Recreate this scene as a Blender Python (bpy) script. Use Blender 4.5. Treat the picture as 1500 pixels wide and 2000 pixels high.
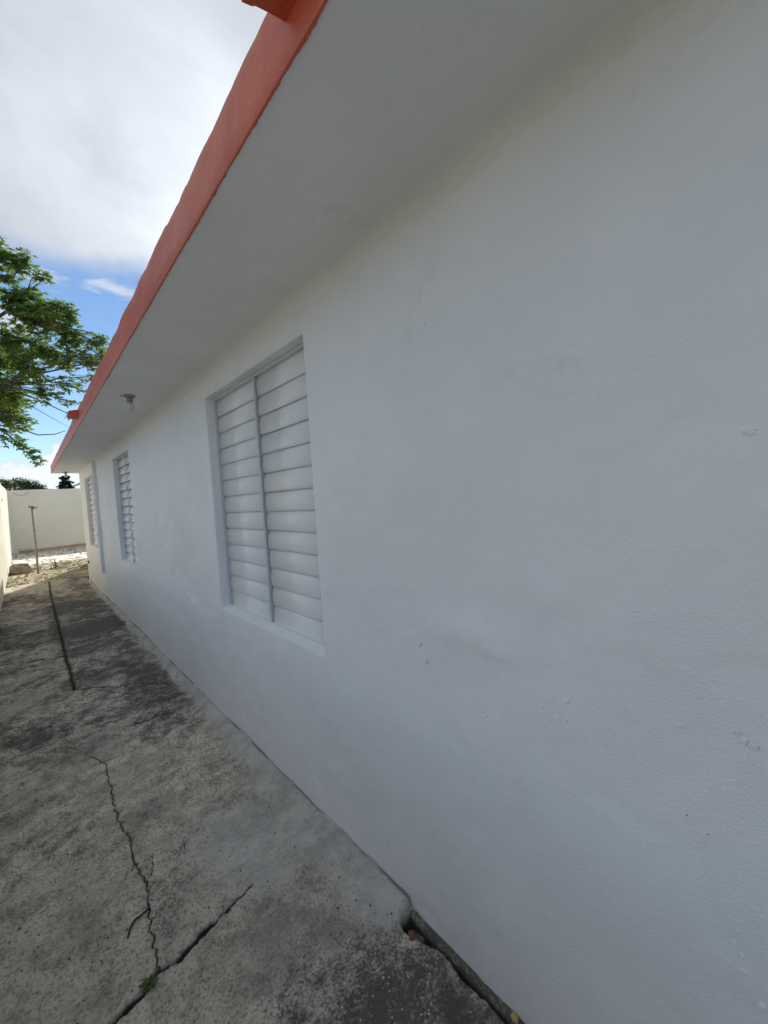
import bpy, bmesh, math, random
import numpy as np
from mathutils import Vector, Matrix

sc = bpy.context.scene
for o in list(bpy.data.objects):
    bpy.data.objects.remove(o)
COL = sc.collection
random.seed(7)
RNG = np.random.default_rng(11)

# ------------------------------------------------------------------ camera
CAM_Z = 1.58
yaw, pitch, roll = 0.72671, -0.04451, -0.06281
fw = Vector((math.sin(yaw) * math.cos(pitch), math.cos(yaw) * math.cos(pitch), math.sin(pitch)))
rt = Vector((math.cos(yaw), -math.sin(yaw), 0))
up = rt.cross(fw)
c_, s_ = math.cos(roll), math.sin(roll)
rt, up = c_ * rt + s_ * up, -s_ * rt + c_ * up
cd = bpy.data.cameras.new('camera')
cam = bpy.data.objects.new('camera', cd)
COL.objects.link(cam)
M = Matrix((rt, up, -fw)).transposed().to_4x4()
M.translation = (0, 0, CAM_Z)
cam.matrix_world = M
cd.sensor_fit = 'HORIZONTAL'
cd.sensor_width = 36
cd.lens = 784.3 / 1500 * 36
cd.clip_start = 0.02
cd.clip_end = 2000
sc.camera = cam
sc.render.resolution_x, sc.render.resolution_y = 768, 1024

# ------------------------------------------------------------------ light
SUN_AZ, SUN_EL = math.radians(25), math.radians(32)
SUN = Vector((math.sin(SUN_AZ) * math.cos(SUN_EL), math.cos(SUN_AZ) * math.cos(SUN_EL), math.sin(SUN_EL)))
sd = bpy.data.lights.new('sun', 'SUN')
sd.energy = 3.9
sd.angle = math.radians(0.8)
sd.color = (1.0, 0.93, 0.82)
so = bpy.data.objects.new('sun', sd)
so.rotation_euler = SUN.to_track_quat('Z', 'Y').to_euler()
so.location = SUN * 50
COL.objects.link(so)
sc.view_settings.view_transform = 'Standard'
sc.view_settings.look = 'None'
sc.view_settings.gamma = 1
sc.view_settings.use_curve_mapping = False
sc.view_settings.exposure = 0.55


class NT:
    """small node-tree helper"""
    def __init__(self, tree):
        self.t = tree
        tree.nodes.clear()

    def n(self, typ, **kw):
        nd = self.t.nodes.new(typ)
        for k, v in kw.items():
            setattr(nd, k, v)
        return nd

    def put(self, sock, v):
        if isinstance(v, bpy.types.NodeSocket):
            self.t.links.new(v, sock)
        elif v is not None:
            if hasattr(sock.default_value, '__len__') and not hasattr(v, '__len__'):
                v = (v,) * len(sock.default_value)
            if hasattr(v, '__len__') and len(v) == 3 and len(sock.default_value) == 4:
                v = (*v, 1)
            sock.default_value = v

    def m(self, op, a, b=None, c=None, clamp=False):
        nd = self.n('ShaderNodeMath', operation=op, use_clamp=clamp)
        self.put(nd.inputs[0], a)
        if b is not None:
            self.put(nd.inputs[1], b)
        if c is not None:
            self.put(nd.inputs[2], c)
        return nd.outputs[0]

    def vm(self, op, a, b=None):
        nd = self.n('ShaderNodeVectorMath', operation=op)
        self.put(nd.inputs[0], a)
        if b is not None:
            self.put(nd.inputs[1], b)
        return nd.outputs['Value'] if op == 'DOT_PRODUCT' else nd.outputs[0]

    def ramp(self, v, a, b, lo=0.0, hi=1.0, smooth=True):
        nd = self.n('ShaderNodeMapRange', clamp=True)
        nd.interpolation_type = 'SMOOTHSTEP' if smooth else 'LINEAR'
        self.put(nd.inputs[0], v)
        for i, x in enumerate((a, b, lo, hi)):
            self.put(nd.inputs[1 + i], x)
        return nd.outputs[0]

    def noise(self, vec, scale, detail=4, rough=0.55, dist=0.0):
        nd = self.n('ShaderNodeTexNoise')
        self.put(nd.inputs['Vector'], vec)
        nd.inputs['Scale'].default_value = scale
        nd.inputs['Detail'].default_value = detail
        nd.inputs['Roughness'].default_value = rough
        nd.inputs['Distortion'].default_value = dist
        return nd.outputs[0]

    def mix(self, f, a, b, mode='MIX'):
        nd = self.n('ShaderNodeMix', data_type='RGBA', blend_type=mode)
        self.put(nd.inputs[0], f)
        self.put(nd.inputs[6], a)
        self.put(nd.inputs[7], b)
        return nd.outputs[2]

    def comb(self, x, y, z):
        nd = self.n('ShaderNodeCombineXYZ')
        for i, v in enumerate((x, y, z)):
            self.put(nd.inputs[i], v)
        return nd.outputs[0]

    def sep(self, v):
        nd = self.n('ShaderNodeSeparateXYZ')
        self.put(nd.inputs[0], v)
        return nd.outputs

    def attr(self, name):
        return self.n('ShaderNodeAttribute', attribute_name=name).outputs['Fac']

    def bump(self, h, strength=0.5, dist=0.01, normal=None):
        nd = self.n('ShaderNodeBump')
        nd.inputs['Strength'].default_value = strength
        nd.inputs['Distance'].default_value = dist
        self.put(nd.inputs['Height'], h)
        if normal is not None:
            self.put(nd.inputs['Normal'], normal)
        return nd.outputs[0]


# ------------------------------------------------------------------ sky: broken cloud deck with a blue gap towards the far end
world = bpy.data.worlds.new('World')
sc.world = world
world.use_nodes = True
w = NT(world.node_tree)
sky = w.n('ShaderNodeTexSky', sky_type='NISHITA')
sky.sun_disc = False
sky.sun_elevation = SUN_EL
sky.sun_rotation = SUN_AZ
sky.air_density = 1.0
sky.dust_density = 0.0
sky.ozone_density = 3.5
gen = w.n('ShaderNodeTexCoord').outputs['Generated']
dx, dy, dz = w.sep(gen)
zc = w.m('ADD', w.m('MAXIMUM', dz, 0.0), 0.06)
qx, qy = w.m('DIVIDE', dx, zc), w.m('DIVIDE', dy, zc)
q = w.comb(qx, qy, 0.0)
n1 = w.noise(q, 1.1, 5, 0.55, 0.4)
n2 = w.noise(w.vm('ADD', q, (7.3, 2.1, 4.0)), 2.6, 4, 0.6, 0.3)
# a cloud deck lies over the house; it ends in a blue gap towards +Y and breaks up towards -Y
edge = w.m('ADD', qy, w.m('MULTIPLY', w.m('SUBTRACT', n1, 0.5), -1.1))
deck = w.m('MULTIPLY', w.ramp(edge, 1.95, 1.62), w.ramp(edge, -0.9, -0.2))
wisp = w.m('MULTIPLY', w.ramp(n2, 0.50, 0.66), w.ramp(dz, 0.14, 0.26))
# heaped cloud low over the horizon
cum_n = w.noise(w.vm('MULTIPLY', gen, (9.0, 9.0, 15.0)), 1.0, 5, 0.55, 0.3)
cum = w.ramp(w.m('SUBTRACT', cum_n, w.m('MULTIPLY', dz, 2.6)), 0.24, 0.33)
cum2 = w.m('MULTIPLY', w.ramp(w.noise(w.vm('MULTIPLY', gen, (5.0, 5.0, 26.0)), 1.0, 4, 0.6), 0.56, 0.70), w.ramp(dz, 0.24, 0.1))
haze_ = w.ramp(dz, 0.045, 0.0)
mask = w.m('MAXIMUM', w.m('MAXIMUM', w.m('MAXIMUM', deck, haze_), w.m('MULTIPLY', wisp, 0.75)), w.m('MAXIMUM', cum, w.m('MULTIPLY', cum2, 0.7)))
sdot = w.m('MAXIMUM', w.vm('DOT_PRODUCT', w.vm('NORMALIZE', gen), tuple(SUN)), 0.0)
glow = w.m('ADD', w.m('MULTIPLY', w.m('POWER', sdot, 70), 0.8), w.m('MULTIPLY', w.m('POWER', sdot, 9), 0.5))
shade = w.ramp(w.m('ADD', w.m('MULTIPLY', n1, 0.6), w.m('MULTIPLY', n2, 0.4)), 0.3, 0.7)
ccol = w.mix(shade, (0.28, 0.305, 0.345, 1), (0.42, 0.445, 0.48, 1))
ccol = w.mix(w.m('MULTIPLY', w.m('MAXIMUM', cum, 0.0), w.m('SUBTRACT', 1.0, deck)), ccol, (0.60, 0.63, 0.69, 1))
bg_cloud = w.n('ShaderNodeBackground')
w.put(bg_cloud.inputs[0], ccol)
w.put(bg_cloud.inputs[1], w.m('ADD', 1.0, glow))
bg_sky = w.n('ShaderNodeBackground')
w.put(bg_sky.inputs[0], sky.outputs[0])
bg_sky.inputs[1].default_value = 0.088
mx = w.n('ShaderNodeMixShader')
w.put(mx.inputs[0], mask)
w.put(mx.inputs[1], bg_sky.outputs[0])
w.put(mx.inputs[2], bg_cloud.outputs[0])
wo = w.n('ShaderNodeOutputWorld')
w.put(wo.inputs[0], mx.outputs[0])
world.cycles.sampling_method = 'MANUAL'
world.cycles.sample_map_resolution = 512
sc.cycles.use_adaptive_sampling = True
sc.cycles.adaptive_threshold = 0.03
sc.cycles.max_bounces = 5
sc.cycles.diffuse_bounces = 4
sc.cycles.glossy_bounces = 2
sc.cycles.transmission_bounces = 3
sc.cycles.caustics_reflective = False
sc.cycles.caustics_refractive = False
sc.cycles.sample_clamp_indirect = 6


# ------------------------------------------------------------------ materials
MATS = {}


def material(name, base=(0.5, 0.5, 0.5), rough=0.6, spec=0.5, fn=None, **kw):
    if name in MATS:
        return MATS[name]
    m = bpy.data.materials.new(name)
    m.use_nodes = True
    t = NT(m.node_tree)
    b = t.n('ShaderNodeBsdfPrincipled')
    o = t.n('ShaderNodeOutputMaterial')
    t.put(o.inputs[0], b.outputs[0])
    t.put(b.inputs['Base Color'], base)
    b.inputs['Roughness'].default_value = rough
    b.inputs['Specular IOR Level'].default_value = spec
    for k, v in kw.items():
        b.inputs[k].default_value = v
    if fn:
        fn(t, b, o)
    MATS[name] = m
    return m


def geo_pos(t):
    return t.n('ShaderNodeNewGeometry').outputs['Position']


def f_plaster(c1, c2, peel=0.35, dirt=None):
    def fn(t, b, o):
        p = geo_pos(t)
        big = t.noise(p, 1.6, 4, 0.6)
        col = t.mix(t.ramp(big, 0.38, 0.62), c1, c2)
        if dirt:
            dn = t.ramp(t.noise(p, 4.0, 4, 0.7), 0.60, 0.74)
            col = t.mix(t.m('MULTIPLY', dn, 0.35), col, dirt)
        t.put(b.inputs['Base Color'], col)
        fine = t.noise(p, 190, 1, 0.6)
        med = t.noise(p, 34, 2, 0.6)
        zone = t.ramp(big, 0.38, 0.60, 1.0, 0.25)
        h = t.m('ADD', t.m('MULTIPLY', t.m('MULTIPLY', fine, zone), 0.7), t.m('MULTIPLY', med, 0.55))
        t.put(b.inputs['Normal'], t.bump(h, peel, 0.006))
    return fn


m_wall = material('house_white_paint', rough=0.5, spec=0.4,
                  fn=f_plaster((0.80, 0.808, 0.812, 1), (0.835, 0.842, 0.843, 1), 0.42, (0.64, 0.64, 0.62, 1)))
m_soffit = material('soffit_white_paint', rough=0.7, spec=0.3,
                    fn=f_plaster((0.78, 0.785, 0.775, 1), (0.82, 0.825, 0.81, 1), 0.4, (0.66, 0.66, 0.62, 1)))
m_cream = material('cream_wall_paint', rough=0.75, spec=0.3,
                   fn=f_plaster((0.84, 0.81, 0.68, 1), (0.88, 0.85, 0.73, 1), 0.4, (0.62, 0.59, 0.48, 1)))


def f_red(t, b, o):
    p = geo_pos(t)
    f = t.ramp(t.noise(p, 3, 5, 0.6), 0.35, 0.65)
    col = t.mix(f, (0.57, 0.100, 0.042, 1), (0.65, 0.135, 0.060, 1))
    sp = t.ramp(t.noise(p, 90, 3, 0.6), 0.68, 0.74)
    col = t.mix(t.m('MULTIPLY', sp, 0.5), col, (0.25, 0.08, 0.06, 1))
    fade = t.ramp(t.noise(t.vm('MULTIPLY', p, (1, 0.5, 4)), 4, 5, 0.65), 0.52, 0.70)
    col = t.mix(t.m('MULTIPLY', fade, 0.3), col, (0.62, 0.22, 0.15, 1))
    t.put(b.inputs['Base Color'], col)
    h = t.m('ADD', t.noise(p, 120, 3, 0.6), t.m('MULTIPLY', t.noise(p, 22, 4, 0.6), 1.2))
    t.put(b.inputs['Normal'], t.bump(h, 0.4, 0.006))


m_red = material('coral_red_paint', rough=0.42, spec=0.5, fn=f_red)


def f_slat(t, b, o):
    p = geo_pos(t)
    f = t.noise(t.vm('MULTIPLY', p, (3, 3, 30)), 2, 4, 0.6)
    t.put(b.inputs['Base Color'], t.mix(f, (0.82, 0.82, 0.81, 1), (0.86, 0.86, 0.85, 1)))
    

m_slat = material('white_enamel_slat', rough=0.33, spec=0.5, fn=f_slat)
m_frame = material('white_enamel_frame', (0.62, 0.63, 0.65, 1), 0.4)
m_mull = material('grey_aluminium', (0.55, 0.56, 0.58, 1), 0.5, Metallic=0.0)
m_void = material('dark_interior', (0.02, 0.02, 0.022, 1), 0.9)


def f_conc(t, b, o):
    p = geo_pos(t)
    st, mo, ms, ck, sk = t.attr('stain'), t.attr('mortar'), t.attr('moss'), t.attr('crack'), t.attr('skin')
    med = t.noise(p, 8.5, 9, 0.80, 0.2)
    fin = t.noise(p, 95, 5, 0.7)
    mo_n = t.noise(p, 21, 6, 0.72, 0.6)
    light = t.mix(t.m('MULTIPLY', sk, 1.0), (0.64, 0.58, 0.485, 1), (0.78, 0.70, 0.57, 1))
    col = t.mix(t.ramp(med, 0.40, 0.66), light, (0.36, 0.325, 0.27, 1))
    col = t.mix(t.m('MULTIPLY', t.ramp(t.noise(p, 2.4, 5, 0.66, 0.5), 0.46, 0.68), 0.6), col, (0.19, 0.175, 0.15, 1))
    col = t.mix(t.m('MULTIPLY', t.ramp(fin, 0.48, 0.62), 0.8), col, (0.25, 0.225, 0.185, 1))
    col = t.mix(t.m('MULTIPLY', t.ramp(t.noise(p, 60, 3, 0.6), 0.60, 0.70), 0.6), col, (0.64, 0.61, 0.53, 1))
    # black mould with a broken outline
    k = t.ramp(t.m('ADD', t.m('MULTIPLY', st, 0.92), t.m('ADD', t.m('MULTIPLY', t.m('SUBTRACT', med, 0.5), 3.0), t.m('MULTIPLY', t.m('SUBTRACT', fin, 0.5), 2.0))), 0.10, 1.05)
    col = t.mix(t.m('MULTIPLY', k, 0.86), col, (0.082, 0.077, 0.069, 1))
    # moss
    g = t.ramp(t.m('ADD', ms, t.m('MULTIPLY', t.m('SUBTRACT', mo_n, 0.5), 0.9)), 0.4, 0.8)
    col = t.mix(t.m('MULTIPLY', g, 0.75), col, (0.055, 0.062, 0.026, 1))
    # trowelled mortar
    mcol = t.mix(t.ramp(t.noise(p, 6, 8, 0.74), 0.38, 0.62), (0.40, 0.38, 0.345, 1), (0.58, 0.55, 0.50, 1))
    mcol = t.mix(t.m('MULTIPLY', t.ramp(fin, 0.56, 0.68), 0.6), mcol, (0.15, 0.14, 0.125, 1))
    mk = t.ramp(t.m('ADD', mo, t.m('MULTIPLY', t.m('SUBTRACT', mo_n, 0.5), 1.1)), 0.15, 0.85)
    col = t.mix(t.m('MULTIPLY', mk, 0.9), col, mcol)
    # soil that collects in joints and cracks
    col = t.mix(t.ramp(ck, 0.15, 0.7), col, (0.050, 0.046, 0.038, 1))
    t.put(b.inputs['Base Color'], col)
    rough_h = t.m('ADD', t.m('MULTIPLY', fin, 0.8), t.m('MULTIPLY', t.noise(p, 260, 3, 0.6), 0.35))
    rough_h = t.m('MULTIPLY', rough_h, t.m('SUBTRACT', 1.0, t.m('MULTIPLY', mk, 0.55)))
    t.put(b.inputs['Normal'], t.bump(t.m('ADD', rough_h, t.m('MULTIPLY', t.noise(p, 30, 5, 0.7), 0.8)), 0.7, 0.008))


m_conc = material('weathered_concrete', rough=0.92, spec=0.15, fn=f_conc)


def f_soil(t, b, o):
    p = geo_pos(t)
    f = t.ramp(t.noise(p, 2.0, 7, 0.7), 0.35, 0.65)
    col = t.mix(f, (0.30, 0.255, 0.18, 1), (0.58, 0.53, 0.41, 1))
    col = t.mix(t.m('MULTIPLY', t.ramp(t.noise(p, 17, 6, 0.7), 0.52, 0.64), 0.7), col, (0.10, 0.085, 0.06, 1))
    col = t.mix(t.ramp(t.noise(p, 34, 4, 0.6), 0.62, 0.68), col, (0.55, 0.52, 0.45, 1))
    col = t.mix(t.m('MULTIPLY', t.ramp(t.noise(p, 3.1, 6, 0.7), 0.56, 0.66), 0.5), col, (0.10, 0.12, 0.04, 1))
    t.put(b.inputs['Base Color'], col)
    t.put(b.inputs['Normal'], t.bump(t.noise(p, 30, 6, 0.7), 0.7, 0.03))


m_soil = material('pale_dry_soil', rough=0.95, spec=0.1, fn=f_soil)


def f_pad(t, b, o):
    p = geo_pos(t)
    col = t.mix(t.ramp(t.noise(p, 1.5, 6, 0.65), 0.35, 0.65), (0.68, 0.65, 0.59, 1), (0.84, 0.82, 0.78, 1))
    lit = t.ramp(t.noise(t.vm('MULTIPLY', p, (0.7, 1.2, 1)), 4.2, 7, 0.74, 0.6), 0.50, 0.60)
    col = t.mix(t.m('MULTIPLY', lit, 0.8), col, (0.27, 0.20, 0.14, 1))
    t.put(b.inputs['Base Color'], col)
    t.put(b.inputs['Normal'], t.bump(t.noise(p, 25, 6, 0.7), 0.5, 0.02))


m_pad = material('whitewashed_concrete', rough=0.85, spec=0.2, fn=f_pad)


def f_var(c1, c2, scale=8, bump=0.4, dist=0.01, stretch=(1, 1, 1)):
    def fn(t, b, o):
        p = t.n('ShaderNodeTexCoord').outputs['Object']
        p = t.vm('MULTIPLY', p, stretch)
        n = t.noise(p, scale, 6, 0.65)
        t.put(b.inputs['Base Color'], t.mix(t.ramp(n, 0.32, 0.68), c1, c2))
        t.put(b.inputs['Normal'], t.bump(t.noise(p, scale * 4, 5, 0.65), bump, dist))
    return fn


m_wood = material('weathered_board', rough=0.8, spec=0.2, fn=f_var((0.36, 0.22, 0.14, 1), (0.55, 0.38, 0.26, 1), 6, 0.4, 0.01, (1, 12, 12)))
m_wood2 = material('pale_board', rough=0.8, spec=0.2, fn=f_var((0.52, 0.42, 0.30, 1), (0.68, 0.58, 0.44, 1), 6, 0.4, 0.01, (1, 12, 12)))
m_rock = material('tan_rubble', rough=0.95, spec=0.1, fn=f_var((0.24, 0.20, 0.155, 1), (0.46, 0.40, 0.32, 1), 7, 0.8, 0.03))
m_pole = material('galvanised_pipe', rough=0.55, spec=0.5, fn=f_var((0.26, 0.25, 0.22, 1), (0.40, 0.38, 0.34, 1), 12, 0.2, 0.004), Metallic=0.35)
m_rust = material('rusty_iron', rough=0.8, spec=0.3, fn=f_var((0.10, 0.07, 0.05, 1), (0.26, 0.20, 0.16, 1), 30, 0.4, 0.004))
m_bark = material('grey_bark', rough=0.9, spec=0.15, fn=f_var((0.10, 0.085, 0.07, 1), (0.22, 0.19, 0.16, 1), 8, 0.8, 0.02, (1, 1, 0.4)))
m_twig = material('dark_twig', rough=0.85, spec=0.2, fn=f_var((0.025, 0.022, 0.02, 1), (0.07, 0.06, 0.05, 1), 60, 0.5, 0.002))
m_brick = material('brown_brick', rough=0.9, spec=0.2, fn=f_var((0.09, 0.055, 0.038, 1), (0.18, 0.11, 0.075, 1), 40, 0.5, 0.004))
m_flake = material('white_paint_flake', (0.62, 0.62, 0.6, 1), 0.7)
m_grit = material('dark_grit', rough=0.9, spec=0.2, fn=f_var((0.05, 0.047, 0.042, 1), (0.20, 0.18, 0.15, 1), 25, 0.5, 0.003))
m_yellow = material('dry_yellow_leaf', rough=0.7, fn=f_var((0.42, 0.30, 0.08, 1), (0.55, 0.42, 0.16, 1), 30, 0.3, 0.002))
m_socket = material('grey_porcelain', rough=0.5, fn=f_var((0.20, 0.20, 0.19, 1), (0.36, 0.36, 0.34, 1), 40, 0.2, 0.002))
m_bulb = material('frosted_glass_bulb', (0.78, 0.78, 0.76, 1), 0.25, **{'Transmission Weight': 0.35})
m_dry = material('dry_weed', rough=0.9, fn=f_var((0.13, 0.085, 0.05, 1), (0.28, 0.20, 0.12, 1), 12, 0.3, 0.01))


def leaf_mat(name, dark, light, trans=0.35):
    def fn(t, b, o):
        rnd = t.attr('tint')
        col = t.mix(rnd, dark, light)
        t.put(b.inputs['Base Color'], col)
        tr = t.n('ShaderNodeBsdfTranslucent')
        t.put(tr.inputs[0], t.mix(0.6, col, (0.20, 0.35, 0.06, 1)))
        ms = t.n('ShaderNodeMixShader')
        ms.inputs[0].default_value = trans
        t.put(ms.inputs[1], b.outputs[0])
        t.put(ms.inputs[2], tr.outputs[0])
        t.put(o.inputs[0], ms.outputs[0])
    return material(name, rough=0.5, spec=0.3, fn=fn)


m_leaf = leaf_mat('broad_green_leaf', (0.070, 0.13, 0.036, 1), (0.25, 0.37, 0.10, 1), 0.48)
m_leaf_far = leaf_mat('far_olive_leaf', (0.05, 0.065, 0.03, 1), (0.11, 0.13, 0.06, 1), 0.2)
m_leaf_dk = leaf_mat('far_dark_needle', (0.022, 0.035, 0.028, 1), (0.05, 0.07, 0.05, 1), 0.12)
m_grass = leaf_mat('weedy_grass', (0.08, 0.12, 0.03, 1), (0.22, 0.25, 0.08, 1))


# ------------------------------------------------------------------ mesh helpers
def tag(o, label=None, cat=None, group=None, kind=None):
    for k, v in (('label', label), ('category', cat), ('group', group), ('kind', kind)):
        if v:
            o[k] = v
    return o


def link(name, me, mat=None, parent=None):
    o = bpy.data.objects.new(name, me)
    COL.objects.link(o)
    if mat:
        me.materials.append(mat)
    if parent:
        o.parent = parent
    return o


def empty(name, loc=(0, 0, 0), parent=None):
    o = bpy.data.objects.new(name, None)
    o.empty_display_size = 0.1
    COL.objects.link(o)
    o.location = loc
    if parent:
        o.parent = parent
    return o


def mesh_np(name, V, F, mat, parent=None, smooth=True, attrs=None):
    """V (n,3), F (m,k) all the same k"""
    V = np.asarray(V, np.float32)
    F = np.asarray(F, np.int32)
    me = bpy.data.meshes.new(name)
    k = F.shape[1]
    me.vertices.add(len(V))
    me.vertices.foreach_set('co', V.ravel())
    me.loops.add(F.size)
    me.loops.foreach_set('vertex_index', F.ravel())
    me.polygons.add(len(F))
    me.polygons.foreach_set('loop_start', np.arange(0, F.size, k, dtype=np.int32))
    me.polygons.foreach_set('loop_total', np.full(len(F), k, np.int32))
    me.polygons.foreach_set('use_smooth', np.full(len(F), smooth))
    me.update(calc_edges=True)
    if attrs:
        for an, av in attrs.items():
            a = me.attributes.new(an, 'FLOAT', 'POINT')
            a.data.foreach_set('value', np.asarray(av, np.float32))
    return link(name, me, mat, parent)


class MB:
    """collects boxes, tubes and lathes and links them as one mesh"""
    def __init__(self):
        self.bm = bmesh.new()

    def box(self, x0, x1, y0, y1, z0, z1, bev=0.0, rot=None):
        tb = bmesh.new()
        bmesh.ops.create_cube(tb, size=1)
        for v in tb.verts:
            v.co = Vector(((v.co.x) * (x1 - x0), (v.co.y) * (y1 - y0), (v.co.z) * (z1 - z0)))
        if bev:
            bmesh.ops.bevel(tb, geom=list(tb.edges), offset=bev, segments=2, profile=0.6, affect='EDGES')
        c = Vector(((x0 + x1) / 2, (y0 + y1) / 2, (z0 + z1) / 2))
        for v in tb.verts:
            v.co = (rot @ v.co if rot else v.co) + c
        self.merge(tb)
        return self

    def merge(self, tb):
        mp = {}
        for v in tb.verts:
            mp[v] = self.bm.verts.new(v.co)
        for f in tb.faces:
            try:
                nf = self.bm.faces.new([mp[v] for v in f.verts])
                nf.smooth = f.smooth
            except ValueError:
                pass
        tb.free()

    def tube(self, pts, rad, seg=8, cap=True):
        pts = [Vector(p) for p in pts]
        rad = rad if hasattr(rad, '__len__') else [rad] * len(pts)
        rings = []
        prev = None
        for i, p in enumerate(pts):
            d = (pts[min(i + 1, len(pts) - 1)] - pts[max(i - 1, 0)]).normalized()
            a = prev if prev is not None else (Vector((1, 0, 0)) if abs(d.x) < 0.8 else Vector((0, 1, 0)))
            a = (a - d * a.dot(d)).normalized()
            prev = a
            b = d.cross(a)
            rings.append([self.bm.verts.new(p + (a * math.cos(2 * math.pi * k / seg) + b * math.sin(2 * math.pi * k / seg)) * rad[i]) for k in range(seg)])
        for r0, r1 in zip(rings, rings[1:]):
            for k in range(seg):
                f = self.bm.faces.new((r0[k], r0[(k + 1) % seg], r1[(k + 1) % seg], r1[k]))
                f.smooth = True
        if cap:
            self.bm.faces.new(rings[0][::-1])
            self.bm.faces.new(rings[-1])
        return self

    def lathe(self, prof, c, seg=20):
        """prof: list of (r, z) along -> rings about the vertical through c"""
        rings = []
        for r, z in prof:
            rings.append([self.bm.verts.new((c[0] + r * math.cos(2 * math.pi * k / seg), c[1] + r * math.sin(2 * math.pi * k / seg), c[2] + z)) for k in range(seg)])
        for r0, r1 in zip(rings, rings[1:]):
            for k in range(seg):
                f = self.bm.faces.new((r0[k], r0[(k + 1) % seg], r1[(k + 1) % seg], r1[k]))
                f.smooth = True
        self.bm.faces.new(rings[0][::-1])
        self.bm.faces.new(rings[-1])
        return self

    def face(self, *pts):
        self.bm.faces.new([self.bm.verts.new(p) for p in pts])
        return self

    def build(self, name, mat, parent=None):
        bmesh.ops.recalc_face_normals(self.bm, faces=list(self.bm.faces))
        me = bpy.data.meshes.new(name)
        self.bm.to_mesh(me)
        self.bm.free()
        return link(name, me, mat, parent)


def lump(mb, c, r, seed, flat=0.6, sub=1, jag=0.35, normal=None):
    """irregular low stone or flake"""
    tb = bmesh.new()
    bmesh.ops.create_icosphere(tb, subdivisions=sub, radius=1)
    rr = random.Random(seed)
    rot = Matrix.Rotation(rr.uniform(0, 6.3), 3, 'Z')
    for v in tb.verts:
        k = 1 + rr.uniform(-jag, jag)
        p = rot @ Vector((v.co.x * r[0] * k, v.co.y * r[1] * k, v.co.z * r[2] * k * flat))
        if normal is not None:
            p = normal @ p
        v.co = p + Vector(c)
    mb.merge(tb)


# ---- numpy value noise
_TAB = RNG.random((512, 512)).astype(np.float32)


def vnoise(x, y):
    xi, yi = np.floor(x).astype(int), np.floor(y).astype(int)
    fx, fy = x - xi, y - yi
    fx, fy = fx * fx * (3 - 2 * fx), fy * fy * (3 - 2 * fy)
    a, b = _TAB[xi & 511, yi & 511], _TAB[(xi + 1) & 511, yi & 511]
    c, d = _TAB[xi & 511, (yi + 1) & 511], _TAB[(xi + 1) & 511, (yi + 1) & 511]
    return (a * (1 - fx) + b * fx) * (1 - fy) + (c * (1 - fx) + d * fx) * fy


def fbm(x, y, s, octv=4, g=0.5):
    v, a, tot = 0, 1.0, 0
    for i in range(octv):
        v = v + a * vnoise(x * s + 17.3 * i, y * s + 9.1 * i)
        tot += a
        a *= g
        s *= 2.03
    return v / tot


def sst(v, a, b):
    t = np.clip((v - a) / (b - a), 0, 1)
    return t * t * (3 - 2 * t)


def polydist(X, Y, pts):
    best = np.full(X.shape, 1e9)
    for (x0, y0), (x1, y1) in zip(pts, pts[1:]):
        dx_, dy_ = x1 - x0, y1 - y0
        t = np.clip(((X - x0) * dx_ + (Y - y0) * dy_) / (dx_ * dx_ + dy_ * dy_ + 1e-12), 0, 1)
        best = np.minimum(best, np.hypot(X - x0 - t * dx_, Y - y0 - t * dy_))
    return best


def jag(pts, step, amp, seed):
    """broken line through pts"""
    rr = random.Random(seed)
    out = [pts[0]]
    for a, b in zip(pts, pts[1:]):
        L = math.hypot(b[0] - a[0], b[1] - a[1])
        n = max(1, int(L / step))
        nx, ny = -(b[1] - a[1]) / L, (b[0] - a[0]) / L
        for i in range(1, n + 1):
            t = i / n
            k = rr.uniform(-amp, amp) if i < n else 0
            out.append((a[0] + (b[0] - a[0]) * t + nx * k, a[1] + (b[1] - a[1]) * t + ny * k))
    return out


def grid_faces(ny, nx):
    i = np.arange(ny - 1)[:, None] * nx + np.arange(nx - 1)[None, :]
    i = i.ravel()
    return np.stack([i, i + 1, i + nx + 1, i + nx], 1)


def f_field(t, b, o):
    p = geo_pos(t)
    col = t.mix(t.ramp(t.noise(p, 1.1, 6, 0.7), 0.38, 0.62), (0.20, 0.19, 0.145, 1), (0.36, 0.34, 0.285, 1))
    t.put(b.inputs['Base Color'], col)
    t.put(b.inputs['Normal'], t.bump(t.noise(p, 18, 5, 0.7), 0.8, 0.05))


m_field = material('rough_grassy_ground', rough=0.95, spec=0.1, fn=f_field)

# ================================================================== SETTING: ground
gx = np.linspace(-400, 400, 41)
gX, gY = np.meshgrid(gx, gx)
ground = mesh_np('ground', np.stack([gX.ravel(), gY.ravel(), np.full(gX.size, -0.10)], 1), grid_faces(41, 41), m_field)
tag(ground, kind='structure')

WX = 0.975          # face of the house wall
END_Y = 11.5        # far end of the house
SOF = 2.49          # underside of the eaves
FX = 0.475          # outer face of the fascia


def left_x(y):
    return -0.40 - 0.0056 * y


# ------------------------------------------------------------------ concrete path
path = MB().box(-0.75, 1.2, -3.2, 12.55, -0.09, -0.055).build('path', m_soil)
tag(path, kind='structure')

ys = [-3.0]
while ys[-1] < 12.6:
    y = ys[-1]
    ys.append(y + (0.12 if y < 0.3 else max(0.0050, 0.0034 * y)))
ys = np.array(ys)
xs = np.arange(-0.62, 0.9951, 0.0062)
PX, PY = np.meshgrid(xs, ys)

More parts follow.
